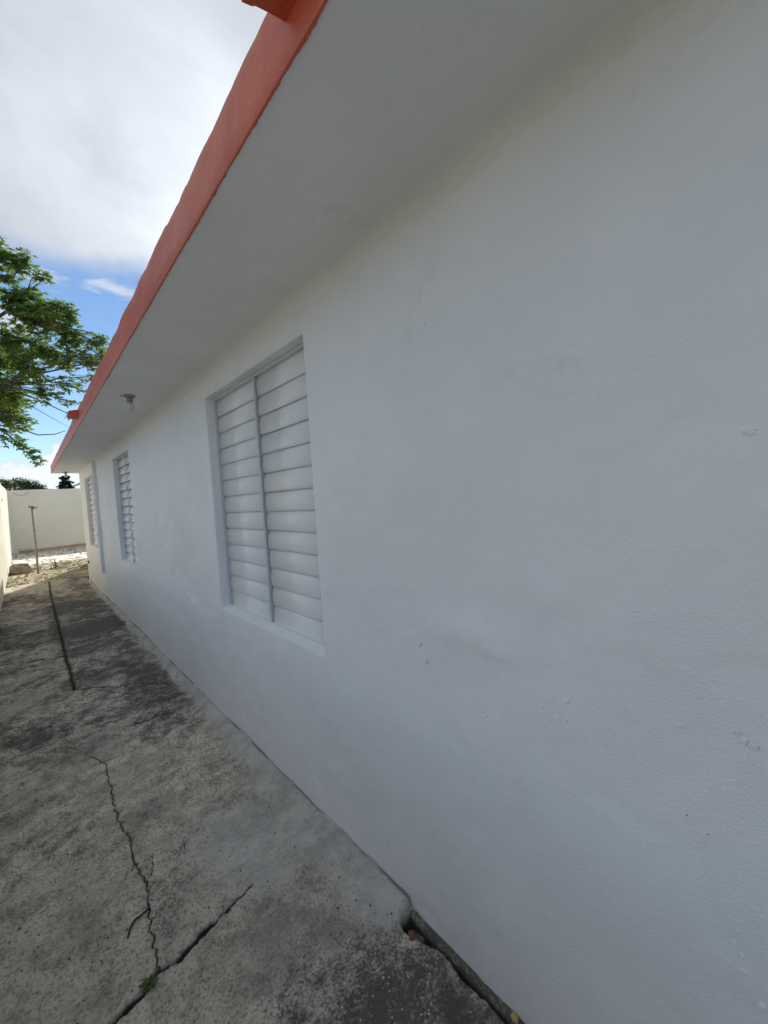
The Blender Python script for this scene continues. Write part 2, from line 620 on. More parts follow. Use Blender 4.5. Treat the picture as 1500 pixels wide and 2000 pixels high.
J_long = jag([(0.29, 12.6), (0.285, 12.37), (0.243, 10.15), (0.209, 5.754), (0.208, 4.545)], 0.06, 0.006, 1)
J_r = jag([(0.208, 4.545), (0.536, 4.312), (0.70, 4.20), (0.88, 3.99)], 0.03, 0.010, 2)
J_l1 = jag([(0.243, 10.15), (-0.62, 10.45)], 0.05, 0.010, 3)
J_l2 = jag([(0.209, 5.754), (-0.62, 6.10)], 0.04, 0.014, 4)
C_a = jag([(0.175, 3.28), (0.251, 3.075), (0.243, 2.75), (0.231, 2.464), (0.252, 2.27), (0.249, 2.081), (0.262, 1.95), (0.232, 1.75), (0.223, 1.552)], 0.022, 0.0075, 5)
C_b = jag([(-0.62, 1.36), (-0.2, 1.46), (0.079, 1.498), (0.15, 1.515), (0.223, 1.552), (0.29, 1.545), (0.356, 1.57), (0.42, 1.575), (0.50, 1.600)], 0.022, 0.009, 6)
C_b2 = jag([(0.50, 1.600), (0.58, 1.615)], 0.02, 0.006, 7)
C_c = jag([(0.45, 3.47), (0.557, 3.443), (0.64, 3.46), (0.74, 3.42)], 0.02, 0.012, 8)
C_d = jag([(0.262, 1.95), (0.30, 2.02), (0.31, 2.1)], 0.02, 0.006, 9)
C_e = jag([(0.42, 4.02), (0.56, 3.93), (0.72, 3.94)], 0.03, 0.02, 10)

low = (fbm(PX, PY, 1.2, 3) - 0.5) * 0.022
mid = (fbm(PX, PY, 14, 4) - 0.5) * 0.011
fine = (fbm(PX + 3, PY + 7, 70, 3, 0.6) - 0.5) * 0.011
pit = -0.006 * sst(fbm(PX + 9, PY + 1, 55, 2), 0.68, 0.80)
worn = sst(fbm(PX + 31, PY + 5, 2.6, 4), 0.42, 0.60)          # where the skin has worn off
skm = sst(fbm(PX + 2, PY * 1.8 + 13, 7.0, 5, 0.6), 0.47, 0.53) * sst(PY, 1.7, 2.6)
skin = 0.004 * skm
H = low + mid + fine * (0.45 + worn) + pit * worn + skin

crack = np.zeros_like(H)
for pts, wd, dp in ((J_long, 0.0075, 0.020), (J_r, 0.006, 0.018), (J_l1, 0.014, 0.020), (J_l2, 0.010, 0.020), (C_a, 0.0052, 0.010),
                    (C_b, 0.0062, 0.028), (C_b2, 0.004, 0.012), (C_c, 0.003, 0.014), (C_d, 0.003, 0.012), (C_e, 0.003, 0.006)):
    d = polydist(PX, PY, pts)
    wv = wd * (0.8 + 0.4 * fbm(PX, PY, 24, 2))
    if pts is C_b:                                # spalled, uneven lips
        wv = 0.0038 + 0.010 * sst(fbm(PX + 1, PY + 2, 16, 3, 0.6), 0.42, 0.72)
    if pts in (J_r, J_l1, J_l2, C_c, C_e):      # cross joints: never thinner than the mesh rows there
        wv = np.maximum(wv, 0.0030 * PY)
    # the cross-section widens a little with distance so that far joints keep their open width
    k = 1 - sst(d, wv * 0.35, wv * 1.25)
    H -= k * dp
    crack = np.maximum(crack, k * min(1.0, dp / 0.014))
# a lifted edge along the big crack
db = polydist(PX, PY, C_b)
H += 0.008 * (1 - sst(db, 0.0, 0.10)) * (PY > np.interp(PX, [p[0] for p in C_b], [p[1] for p in C_b])) * (PX < 0.62)

# mortar fillet trowelled against the foot of the wall
my = np.array([-3, 1.02, 1.10, 1.17, 1.41, 1.55, 1.70, 1.95, 2.35, 2.8, 3.17, 4.2, 5.3, 7.5, 12.7])
mxx = np.array([.83, .85, .835, .805, .800, .760, .730, .790, .858, .862, .870, .895, .905, .915, .925])
xm = np.interp(PY, my, mxx) + (fbm(PX, PY, 6, 4) - 0.5) * 0.09
fil = sst(PX, xm - 0.03, xm + 0.05) * sst(PY, 1.055, 1.085 + 0.03 * fbm(PX, PY, 30, 2)) * sst(PY, 11.5, 11.2)
ramp_ = np.clip((PX - xm) / (WX - xm), 0, 1)
H = H * (1 - 0.82 * fil) + fil * (0.010 + 0.045 * ramp_ ** 1.3 + (fbm(PX, PY, 4, 3) - 0.5) * 0.010)
smear = sst(0.24 - np.hypot((PX - 0.64) * 1.0, (PY - 1.83) * 0.62) + (fbm(PX, PY, 9, 4) - 0.5) * 0.22, 0.0, 0.10) * (PX < xm + 0.05)
H = H * (1 - 0.6 * smear) + 0.004 * smear
mortar = np.maximum(fil, smear * 0.75)
seam = fil * sst(PX, WX - 0.016, WX - 0.006) * sst(fbm(PX, PY, 9, 3), 0.30, 0.55)
H -= seam * 0.014
# open gap between slab and wall where the fillet has broken away
gapm = (1 - sst(PY, 1.06, 1.09))
gl = 0.949 + (fbm(PX, PY, 18, 3) - 0.5) * 0.03 - 0.03 * sst(PY, 0.90, 1.05)
gap = gapm * sst(PX, gl - 0.010, gl + 0.004) * (1 - sst(PX, 0.961, 0.966))
H -= gap * 0.045
ledge = gapm * sst(PX, 0.961, 0.966)
H = H * (1 - ledge) + ledge * (0.012 + (fbm(PX, PY, 20, 3) - 0.5) * 0.012)
mortar = np.maximum(mortar * (1 - gapm), ledge * 0.15)
crack = np.maximum(np.maximum(crack * (1 - fil), gap * 0.8), seam * 0.45)

stain = 0.55 * (1 - sst(np.abs(PX - (xm - 0.16)), 0.05, 0.30)) * sst(PY, 2.5, 3.2) * (0.4 + fbm(PX, PY, 2.2, 3))
stain += 0.88 * (1 - sst(np.hypot((PX - 0.80) / 0.22, (PY - 0.80) / 0.36), 0.35, 1.2))
stain += 0.55 * (1 - sst(np.hypot((PX - 0.55) / 0.22, (PY - 1.02) / 0.26), 0.5, 1.15))
stain += 0.5 * sst(fbm(PX + 5, PY * 0.7 + 2, 1.5, 4), 0.50, 0.66) * sst(PY, 2.6, 4.2)
stain += 0.42 * (1 - sst(np.hypot((PX - 0.38) / 0.32, (PY - 7.4) / 2.4), 0.55, 1.15))
stain += 0.30 * sst(PY, 4.2, 6.0) * (1 - sst(PY, 11.0, 12.2))
stain += 0.30 * (1 - sst(np.hypot((PX + 0.05) / 0.25, (PY - 3.6) / 0.35), 0.5, 1.15))
stain += 0.34 * sst(fbm(PX * 0.8 + PY * 0.35 + 12, PY * 0.9 - PX * 0.3 + 40, 3.1, 5, 0.6), 0.47, 0.62) * sst(PY, 1.7, 2.7) * (1 - 0.4 * sst(PY, 5.0, 6.5))
stain += 0.30 * sst(fbm(PX + 22, PY + 4, 2.2, 4), 0.48, 0.66) * (1 - sst(PY, 1.7, 2.7))
stain = stain * (1 - fil) * (1 - 0.8 * smear) + ledge * 0.9
moss = 0.75 * (1 - sst(polydist(PX, PY, J_long), 0.01, 0.05)) + 0.5 * (1 - sst(db, 0.005, 0.05)) * (PX < 0.3) * (PX > -0.1)
moss += 0.55 * sst(fbm(PX + 8, PY, 1.4, 3), 0.5, 0.7) * (1 - sst(PX, 0.0, 0.22)) * sst(PY, 4.6, 5.6)

# keep the sheet from poking through the walls
lx = -0.40 - 0.0056 * PY
H = np.where(PX < lx - 0.02, -0.03, H)

jl = np.array(J_long)[::-1]
jx = np.interp(PY, jl[:, 1], jl[:, 0])
yl1 = np.interp(PX, [-0.62, 0.243], [10.45, 10.15])
yl2 = np.interp(PX, [-0.62, 0.209], [6.10, 5.754])
jr_ = np.array(J_r)
yr = np.interp(PX, jr_[:, 0], jr_[:, 1])
cb = np.array(C_b + C_b2[1:] + [(0.83, 1.5), (1.0, 1.4)])
yb = np.interp(PX, cb[:, 0], cb[:, 1])
reg = np.full(H.shape, 3)
reg[(PX > jx) & (PY > yr)] = 0
reg[(PX <= jx) & (PY > yl2)] = 2
reg[(PX <= jx) & (PY > yl1)] = 1
reg[PY < yb] = 4
reg[(fil > 0.5)] = 5
ny_, nx_ = H.shape
F = grid_faces(ny_, nx_)
rf = reg.ravel()[F].max(1)
V = np.stack([PX.ravel(), PY.ravel(), H.ravel()], 1)
A = {'stain': stain.ravel(), 'mortar': mortar.ravel(), 'moss': moss.ravel(), 'crack': crack.ravel(), 'skin': (skm * (1 - 0.6 * stain.clip(0, 1))).ravel()}
plab = ['long dark mould-stained slab along the house wall', 'pale far slab at the end of the path', 'dark left slab between two cross joints',
        'worn slab crossed by a jagged crack', 'nearest slab below the wide crack', 'smooth grey mortar fillet along the foot of the wall']
for r in range(6):
    fr = F[rf == r]
    used, inv = np.unique(fr, return_inverse=True)
    o = mesh_np('slab' if r < 5 else 'mortar_fillet', V[used], inv.reshape(fr.shape), m_conc, path, True, {k: v[used] for k, v in A.items()})
    o['label'] = plab[r]

# ------------------------------------------------------------------ back yard
yx = np.arange(-0.62, 4.6, 0.03)
yy = np.arange(12.45, 17.3, 0.03)
YX, YY = np.meshgrid(yx, yy)
YH = 0.01 + (fbm(YX, YY, 1.1, 4) - 0.5) * 0.10 + (fbm(YX, YY, 9, 4) - 0.5) * 0.045
YH = YH * sst(YY, 12.4, 12.9) + (1 - sst(YY, 12.4, 12.9)) * -0.015
yard = mesh_np('yard_soil', np.stack([YX.ravel(), YY.ravel(), YH.ravel()], 1), grid_faces(*YX.shape), m_soil)
tag(yard, kind='structure')
pad = MB().box(-0.62, 6.0, 16.95, 23.5, -0.09, 0.045, 0.012).build('concrete_pad', m_pad)
tag(pad, kind='structure')

# ================================================================== HOUSE
house = empty('house', (WX, END_Y / 2, 0))
tag(house, 'long white plastered house with a coral red roof edge beside the path', 'house')


def child(o):
    """keep world coordinates under the house empty"""
    o.matrix_parent_inverse = Matrix.Translation(house.location).inverted()
    return o


WIN = [(1.565, 2.880, 0.847, 2.318), (5.690, 6.865, 0.858, 2.318), (9.140, 10.60, 0.885, 2.300)]
REC = 0.062
wy = [-3.0]
while wy[-1] < END_Y - 0.01:
    wy.append(wy[-1] + (0.10 if wy[-1] < -0.9 else 0.016 if wy[-1] < 3.2 else 0.035))
wy[-1] = END_Y
wz = list(np.arange(-0.05, 2.44, 0.018)) + [2.44]


def snap(vals, marks):
    vals = np.array(vals, float)
    for mk in marks:
        vals[np.argmin(np.abs(vals - mk))] = mk
    return vals


wy = snap(wy, [a for w_ in WIN for a in w_[:2]])
wz = snap(wz, [a for w_ in WIN for a in w_[2:]])
WY, WZ = np.meshgrid(wy, wz)
disp = (fbm(WY, WZ, 1.6, 3) - 0.5) * 0.022 + (fbm(WY + 4, WZ + 8, 6, 3) - 0.5) * 0.006
disp -= 0.009 * np.exp(-((WY - 0.74) / 0.22) ** 2 - ((WZ - 1.135) / 0.055) ** 2)
# the old plaster ridge and patched area low on the near wall
rid = [(1.02, 1.075), (0.80, 1.105), (0.60, 1.10), (0.45, 1.085)]
disp -= 0.005 * (1 - sst(polydist(WY, WZ, rid), 0.003, 0.022)) * sst(fbm(WY, WZ, 12, 3), 0.35, 0.6)
disp += 0.003 * sst(fbm(WY + 3, WZ, 4.5, 3), 0.55, 0.62)
keep = np.ones_like(disp)
for y0, y1, z0, z1 in WIN:
    ddx = np.maximum(np.maximum(y0 - WY, WY - y1), np.maximum(z0 - WZ, WZ - z1))
    keep *= sst(np.abs(ddx), 0.0, 0.08)
keep *= sst(WZ, 2.44, 2.36)
disp *= keep
foot = (1 - sst(WZ, 0.0, 0.07)) * 0.006 * (fbm(WY, WZ, 10, 3) - 0.3)
WXg = WX + disp - foot
V = np.stack([WXg.ravel(), WY.ravel(), WZ.ravel()], 1)
F = grid_faces(*WY.shape)[:, ::-1]
cy, cz = WY.ravel()[F].mean(1), WZ.ravel()[F].mean(1)
hole = np.zeros(len(F), bool)
for y0, y1, z0, z1 in WIN:
    hole |= (cy > y0) & (cy < y1) & (cz > z0) & (cz < z1)
F = F[~hole]
Vx, Fx = [V], [F]
nbase = len(V)
for y0, y1, z0, z1 in WIN:                # plastered reveals
    rv = np.array([(x, y, z) for x in (WX, WX + 0.004, WX + 0.16) for y, z in ((y0, z0), (y1, z0), (y1, z1), (y0, z1))], float)
    ins = 0.004
    for i in range(4, 12):
        rv[i, 1] += ins if rv[i, 1] == y0 else -ins
        rv[i, 2] += ins if rv[i, 2] == z0 else -ins
    for i in range(8, 12):                # sill falls outwards
        if rv[i, 2] < z0 + 0.01:
            rv[i, 2] += 0.040
    ff = []
    for lv in (0, 4):
        for k in range(4):
            k2 = (k + 1) % 4
            ff.append((nbase + lv + k, nbase + lv + k2, nbase + lv + 4 + k2, nbase + lv + 4 + k))
    Vx.append(rv)
    Fx.append(np.array(ff))
    nbase += 12
wall = mesh_np('wall', np.vstack(Vx), np.vstack(Fx), m_wall, house, True)
child(wall)
try:
    wall.data.set_sharp_from_angle(angle=math.radians(35))
except Exception:
    pass

# eaves: cove, soffit
ey = np.concatenate([np.arange(-3.0, 4.0, 0.05), np.arange(4.0, END_Y - 0.1, 0.12), [END_Y - 0.1]])
prof = [(WX, 2.425), (WX, SOF - 0.0502)]
R_ = 0.05
for k in range(1, 7):
    a = math.pi / 2 * k / 6
    prof.append((WX - R_ * (1 - math.cos(a)), SOF - R_ + R_ * math.sin(a)))
for x in np.linspace(WX - R_ - 0.03, FX + 0.004, 12):
    prof.append((x, SOF))
prof = np.array(prof)
EX, EY = np.meshgrid(prof[:, 0], ey)
EZ = np.meshgrid(prof[:, 1], ey)[0]
dd = (fbm(EX, EY, 2.2, 3) - 0.5) * 0.008 * sst(EX, WX, WX - 0.1) * sst(EX, FX, FX + 0.06)
soff = mesh_np('soffit', np.stack([EX.ravel(), EY.ravel(), (EZ + dd).ravel()], 1), grid_faces(*EX.shape), m_soffit, house)
child(soff)

# roof slab, its painted edge and the ragged brush line under it
ROOF_Y = END_Y - 0.10
fy = np.concatenate([np.arange(-3.0, 0.3, 0.1), np.arange(0.3, 3.0, 0.006), np.arange(3.0, ROOF_Y, 0.05), [ROOF_Y]])
fz = np.linspace(0, 1, 8)
FY, FZ = np.meshgrid(fy, fz)
top = 2.660 + (fbm(FY, FZ * 0, 2.4, 4) - 0.5) * 0.011 - 0.004 * sst(fbm(FY + 9, FZ * 0, 7, 4, 0.7), 0.56, 0.66)
bot = SOF - 0.003 + (fbm(FY + 5, FZ * 0 + 3, 9, 4, 0.6) - 0.5) * 0.006
FZw = bot + (top - bot) * FZ
FXw = FX + (fbm(FY, FZw, 5, 4) - 0.5) * 0.012 + 0.010 * sst(FZ, 0.86, 1.0) ** 2
FXw += 0.006 * (1 - sst(FZ, 0.0, 0.12))
n0 = FY.size
Vf = np.stack([FXw.ravel(), FY.ravel(), FZw.ravel()], 1)
Ff = grid_faces(*FY.shape)[:, ::-1]
row_top = np.arange(len(fy)) + (len(fz) - 1) * len(fy)
Vt = Vf[row_top].copy()
Vt[:, 0] = 0.85
Vt[:, 2] = 2.668
it = n0 + np.arange(len(fy))
Ft = np.stack([row_top[:-1], row_top[1:], it[1:], it[:-1]], 1)
fascia = mesh_np('fascia', np.vstack([Vf, Vt]), np.vstack([Ff, Ft]), m_red, house)
child(fascia)
lip = 0.003 + 0.006 * fbm(fy, fy * 0, 3, 3) + 0.006 * fbm(fy, fy * 0 + 5, 60, 3, 0.8) ** 2
lv = np.zeros((4, len(fy), 3))
for k, (xx, zz) in enumerate(((FX - 0.001, SOF - 0.001), (FX + 0.001, SOF - 0.0065), (FX + lip, SOF - 0.0065), (FX + lip + 0.002, SOF - 0.001))):
    lv[k, :, 0] = xx
    lv[k, :, 1] = fy
    lv[k, :, 2] = zz
lp = mesh_np('paint_edge', lv.reshape(-1, 3), grid_faces(4, len(fy)), m_red, fascia, False)
lp['label'] = 'ragged red brush line along the underside of the eaves'
slab_ = MB().box(FX + 0.02, 8.4, -3.0, ROOF_Y - 0.004, SOF + 0.02, 2.652).build('roof_slab', m_soffit, house)
child(slab_)
ef = MB().box(FX + 0.003, 8.4, ROOF_Y - 0.003, ROOF_Y + 0.004, SOF - 0.002, 2.657).build('end_fascia', m_red, house)
child(ef)

for (y0, y1) in ((0.585, 0.742), (5.05, 5.25)):
    mb = MB()
    tb = bmesh.new()
    xs_ = [FX + 0.01, FX - 0.03, FX - 0.06, FX - 0.085]
    rows = []
    for i, x in enumerate(xs_):
        fl = 0.010 * i
        zb, zt = 2.558 + 0.003 * i, 2.622 - 0.007 * i
        rows.append([tb.verts.new((x, yv, zv)) for yv, zv in ((y0 - fl * 0.3, zb), (y1 + fl, zb), (y1 + fl, zt), (y1 - 0.03, zt), (y1 - 0.035, zb + 0.03), (y0 + 0.035, zb + 0.03), (y0 + 0.03, zt), (y0 - fl * 0.3, zt))])
    for r0, r1 in zip(rows, rows[1:]):
        for k in range(8):
            tb.faces.new((r0[k], r0[(k + 1) % 8], r1[(k + 1) % 8], r1[k]))
    tb.faces.new(rows[0][::-1])
    tb.faces.new(rows[-1])
    bmesh.ops.bevel(tb, geom=[e for e in tb.edges if e.calc_length() > 0.03], offset=0.004, segments=2, affect='EDGES')
    mb.merge(tb)
    child(mb.build('rain_spout', m_red, house))

# louvred windows -----------------------------------------------------------


def slat_mesh(length, h, tilt, bulge):
    n = 9
    pts = []
    for i in range(n):
        t = i / (n - 1)
        pts.append((-tilt * (t - 0.5) - bulge * math.sin(math.pi * t) ** 0.9 + (0.003 if i == 0 else 0), h * (0.5 - t)))
    # small turned lip at the lower edge
    pts.append((pts[-1][0] + 0.002, pts[-1][1] - 0.0015))
    v, f = [], []
    for s in (-0.5, 0.5):
        for off in (0, 0.0016):
            for x, z in pts:
                v.append((x + off, s * length, z))
    k = len(pts)
    for i in range(k - 1):
        f.append((i, i + 1, 2 * k + i + 1, 2 * k + i))
        f.append((k + i + 1, k + i, 3 * k + i, 3 * k + i + 1))
        f.append((i + 1, i, k + i, k + i + 1))
        f.append((2 * k + i, 2 * k + i + 1, 3 * k + i + 1, 3 * k + i))
    me = bpy.data.meshes.new('slat')
    me.from_pydata(v, [], f)
    for p in me.polygons:
        p.use_smooth = p.index % 4 < 2
    me.materials.append(m_slat)
    return me


wlab = ['large louvred window nearest the camera with closed white slats', 'narrow-looking louvred window beyond the ceiling bulb', 'farthest louvred window beside the downpipe']
for wi, (y0, y1, z0, z1) in enumerate(WIN):
    y0, y1, z0, z1 = y0 + 0.005, y1 - 0.005, z0 + 0.005, z1 - 0.005
    xf = WX + REC
    fr = MB()
    t_ = 0.014
    fr.box(xf - 0.004, xf + 0.06, y0, y0 + t_, z0, z1).box(xf - 0.004, xf + 0.06, y1 - t_, y1, z0, z1)
    fr.box(xf - 0.006, xf + 0.06, y0 + t_, y1 - t_, z0, z0 + t_).box(xf - 0.006, xf + 0.06, y0 + t_, y1 - t_, z1 - t_, z1)
    win = fr.build('window', m_frame, house)
    child(win)
    win['label'] = wlab[wi]
    ym = (y0 + y1) / 2
    bx_ = xf - (0.006 if wi == 0 else -0.012)
    mu = MB().box(bx_, bx_ + 0.05, ym - 0.009, ym + 0.009, z0 + t_, z1 - t_, 0.002)
    nr = 13
    pitch_ = (z1 - z0 - 2 * t_ + 0.004) / nr
    for r in range(nr):                     # slat clips on the centre bar
        zc_ = z1 - t_ - (r + 0.62) * pitch_
        mu.box(bx_ - 0.002, bx_ + 0.001, ym - 0.004, ym + 0.004, zc_ - 0.007, zc_ + 0.007, 0.0008)
    mo_ = mu.build('centre_bar', m_mull, win)
    bk = MB().box(xf + 0.07, xf + 0.08, y0 - 0.004, y1 + 0.004, z0 - 0.004, z1 + 0.004).build('dark_backing', m_void, win)  # near-black panel stands in for the unlit room behind the slats
    half = (ym - 0.013) - (y0 + t_)
    tl = (0.009, 0.022, 0.024)[wi]
    sm = slat_mesh(half - 0.004, pitch_ * 1.035, tl, 0.008)
    rr = random.Random(wi)
    for r in range(nr):
        for cyy in ((y0 + t_ + ym - 0.013) / 2, (y1 - t_ + ym + 0.013) / 2):
            s = bpy.data.objects.new('slat', sm)
            COL.objects.link(s)
            s.parent = win
            s.location = (xf + 0.014, cyy, z1 - t_ - (r + 0.5) * pitch_)
            s.rotation_euler = (rr.gauss(0, 0.0015), rr.gauss(0, (0.012, 0.05, 0.05)[wi]), 0)

dp = MB().box(WX - 0.053, WX + 0.01, 8.65, 8.735, 0.50, SOF - 0.004, 0.006)
dp.box(WX - 0.055, WX + 0.004, 8.645, 8.74, 1.2, 1.225, 0.002)
child(dp.build('downpipe', m_wall, house))
vp_ = MB().tube([(WX + 0.02, 11.17, 0.48), (WX - 0.022, 11.17, 0.47)], 0.032, 14)
child(vp_.build('drain_outlet', m_grit, house))
bodies = MB().box(WX + 0.17, 8.2, -2.95, END_Y - 0.20, -0.09, SOF + 0.01)
child(bodies.build('interior_mass', m_soffit, house))
endw = MB().box(WX + 0.001, 8.2, END_Y - 0.19, END_Y - 0.001, -0.09, SOF + 0.005)
child(endw.build('end_wall', m_wall, house))
shade_wing = MB().box(1.52, 8.2, END_Y + 0.002, 15.6, -0.09, 3.0)  # unseen wing added to cast shade over the far end of the path
child(shade_wing.build('added_shade_wing', m_wall, house))
wr = MB().box(1.46, 8.4, ROOF_Y + 0.02, 15.7, 3.002, 3.16, 0.01)  # roof of the added, unseen shade wing
child(wr.build('added_shade_wing_roof', m_red, house))

# flaked and blistered paint on the near wall
fl = MB()
NW = Matrix(((0, 0, -1), (1, 0, 0), (0, 1, 0)))     # local z -> -x (out of the wall)
spots = [(0.937, 1.031, 0.016), (0.922, 1.017, 0.014), (0.493, 1.116, 0.009), (0.704, 0.920, 0.009), (0.695, 0.907, 0.008), (0.611, 0.909, 0.009),
         (0.519, 1.001, 0.008), (0.518, 0.974, 0.008), (0.523, 0.927, 0.010), (0.488, 1.026, 0.010), (0.461, 1.022, 0.012), (0.469, 0.985, 0.011),
         (0.224, 1.063, 0.008), (0.374, 0.935, 0.005), (0.127, 1.086, 0.010), (0.098, 1.077, 0.012), (0.100, 1.644, 0.012), (0.146, 0.692, 0.008),
         (0.103, 0.553, 0.014), (0.135, 0.643, 0.010), (0.131, 0.614, 0.008), (0.308, 0.620, 0.007), (0.290, 0.564, 0.009), (0.165, 0.699, 0.007), (0.368, 0.270, 0.008)]
rr = random.Random(3)
for y, z, r in spots:
    for k in range(rr.randint(1, 3)):
        s_k = r * rr.uniform(0.4, 0.85)
        lump(fl, (WX - 0.0005, y + rr.gauss(0, r), z + rr.gauss(0, r)), (s_k, s_k * rr.uniform(0.5, 1.0), s_k * 0.55), rr.random(), 0.7, 1, 0.45, NW)
for k in range(120):
    y, z = rr.uniform(-0.1, 1.5), rr.uniform(0.1, 1.25)
    s_k = rr.uniform(0.0015, 0.0042)
    lump(fl, (WX - 0.0005, y, z), (s_k, s_k, s_k * 0.5), rr.random(), 0.7, 1, 0.4, NW)
fo = fl.build('plaster_flakes', m_wall, wall)
fo['kind'] = 'stuff'
gm = MB()  # dark chips stand in for the shade inside small holes
for y, z, r in ((0.210, 0.875, 0.0022), (0.368, 0.281, 0.0042), (0.146, 0.694, 0.0018), (0.106, 2.17, 0.0024), (0.176, 0.854, 0.0015), (1.2, 0.62, 0.0016), (0.85, 2.1, 0.002)):
    lump(gm, (WX - 0.0002, y, z), (r * 0.5, r * 1.4, 0.0008), r * 999, 1.0, 1, 0.4, NW)
go = gm.build('gouge_shade_chips', m_grit, wall)
go['kind'] = 'stuff'

# ------------------------------------------------------------------ lamps under the eaves


def ceiling_lamp(x, y, label):
    t = empty('ceiling_lamp', (x, y, SOF))
    tag(t, label, 'lamp', 'bare bulbs under the eaves')
    a = MB().lathe([(0.043, 0.004), (0.043, -0.006), (0.038, -0.014), (0.026, -0.018)], (0, 0, 0), 20)
    a.build('base_plate', m_socket, t)
    b = MB().lathe([(0.024, -0.018), (0.024, -0.030), (0.021, -0.032), (0.021, -0.045), (0.024, -0.047), (0.024, -0.056)], (0, 0, 0), 16)
    b.build('socket', m_socket, t)
    g = MB().lathe([(0.014, -0.054), (0.017, -0.062), (0.024, -0.078), (0.028, -0.094), (0.025, -0.110), (0.015, -0.120), (0.004, -0.124)], (0, 0, 0), 18)
    g.build('bulb', m_bulb, t)
    w_ = MB().tube([(-0.048, 0.0, -0.006), (-0.058, 0.0, -0.012), (-0.062, 0.0, -0.004)], 0.003, 6)
    w_.build('wire', m_grit, t)
    return t


ceiling_lamp(0.685, 3.73, 'bare bulb in a grey socket under the eaves between the two nearer windows')
ceiling_lamp(0.705, 11.05, 'bare bulb hanging at the far end of the eaves')

# ------------------------------------------------------------------ boundary walls


def thick_wall(name, stations, thick, label, mat):
    """stations: (x, y, ztop) along the wall, thickness to the left of the run"""
    st = [Vector((a, b, 0)) for a, b, _ in stations]
    mb = MB()
    n = len(st)
    rows = []
    for i, p in enumerate(st):
        d = (st[min(i + 1, n - 1)] - st[max(i - 1, 0)]).normalized()
        nn = Vector((-d.y, d.x, 0)) * thick
        z = stations[i][2]
        rows.append([mb.bm.verts.new(v) for v in ((p.x, p.y, -0.1), (p.x, p.y, z - 0.012), (p.x + nn.x * 0.08, p.y + nn.y * 0.08, z), (p.x + nn.x * 0.92, p.y + nn.y * 0.92, z), (p.x + nn.x, p.y + nn.y, z - 0.012), (p.x + nn.x, p.y + nn.y, -0.1))])
    for r0, r1 in zip(rows, rows[1:]):
        for k in range(6):
            mb.bm.faces.new((r0[k], r1[k], r1[(k + 1) % 6], r0[(k + 1) % 6]))
    mb.bm.faces.new(rows[0])
    mb.bm.faces.new(rows[-1][::-1])
    o = mb.build(name, mat)
    return tag(o, label, 'wall')


lw = [(left_x(y), y, 0.80 + 1.80 * float(sst(y, 8.6, 9.6)) + 0.01 * math.sin(y * 1.3)) for y in np.arange(-3, 17.6, 0.4)]  # unseen near stretch made low so more sky light reaches path and house
lw += [(left_x(18.2), 18.2, 2.61), (left_x(18.6), 18.6, 2.64), (left_x(20.5), 20.5, 2.69), (left_x(23.4), 23.4, 2.74)]
lwall = thick_wall('boundary_wall', lw, 0.15, 'sunlit cream boundary wall running down the left side of the path', m_cream)
rw = [(x, 23.4 - 0.02 * x * 0.2, 2.738 + 0.006 * math.sin(x * 3)) for x in np.arange(9.0, -0.9, -0.3)]
rwall = thick_wall('boundary_wall', [(a, b, c) for a, b, c in rw][::-1], 0.15, 'shaded cream wall closing the far end of the yard', m_cream)
ring = MB().tube([(left_x(16) + 0.012, 16.0, 2.11), (left_x(16) - 0.05, 16.0, 2.11)], 0.045, 16)
ring.build('vent_pipe', m_grit, lwall)

# cable hanging on the far wall
pts = []
for i in range(15):
    t = i / 14
    pts.append((-0.36 + 0.52 * t, 23.375, 2.62 - 0.13 * math.sin(math.pi * t) + 0.02 * t))
cb_ = MB().tube(pts, 0.007, 6).build('cable', m_dry)
tag(cb_, 'thin loose cable sagging near the top of the far wall', 'cable')

# ------------------------------------------------------------------ yard things
pole = empty('metal_post', (0.125, 14.33, -0.02))
tag(pole, 'rusty grey pipe post with a bent bracket standing in the yard', 'post')
MB().tube([(0, 0, -0.1), (0.004, 0, 0.9), (0.006, 0, 1.85)], 0.024, 12).build('pipe', m_pole, pole)
br = MB().box(-0.06, 0.05, -0.03, 0.03, 1.835, 1.865, 0.003)
br.box(0.02, 0.135, -0.025, 0.025, 1.822, 1.838, 0.002, Matrix.Rotation(math.radians(9), 3, 'Y'))
br.box(-0.05, -0.03, -0.01, 0.01, 1.86, 1.90, 0.002, Matrix.Rotation(math.radians(-25), 3, 'Y'))
br.build('bracket', m_rust, pole)
MB().box(0.03, 0.07, -0.02, 0.02, 1.785, 1.818, 0.003).build('clamp', m_rust, pole)
MB().lathe([(0.028, 1.20), (0.031, 1.21), (0.031, 1.25), (0.028, 1.26)], (0.004, 0, 0), 12).build('coupling', m_pole, pole)

tb = bmesh.new()
bmesh.ops.create_icosphere(tb, subdivisions=4, radius=1)
for v in tb.verts:
    p = v.co
    e = 0.55
    q_ = Vector([math.copysign(abs(a) ** e, a) for a in p])
    nz = fbm(np.array([p.x * 1.0 + 4]), np.array([p.y + p.z * 1.7 + 3]), 1.6, 4)[0] - 0.5
    q_ *= 1 + 0.34 * nz
    q_.x *= 1 - 0.12 * max(0, q_.z)
    v.co = Vector((q_.x * 0.215, q_.y * 0.17, q_.z * 0.165 + 0.135))
for f in tb.faces:
    f.smooth = True
rk = MB()
rk.merge(tb)
rko = rk.build('concrete_lump', m_rock)
rko.location = (-0.245, 14.95, 0)
rko.rotation_euler = (0, 0.06, 0.3)
tag(rko, 'tan lump of broken concrete against the left boundary wall', 'rubble')


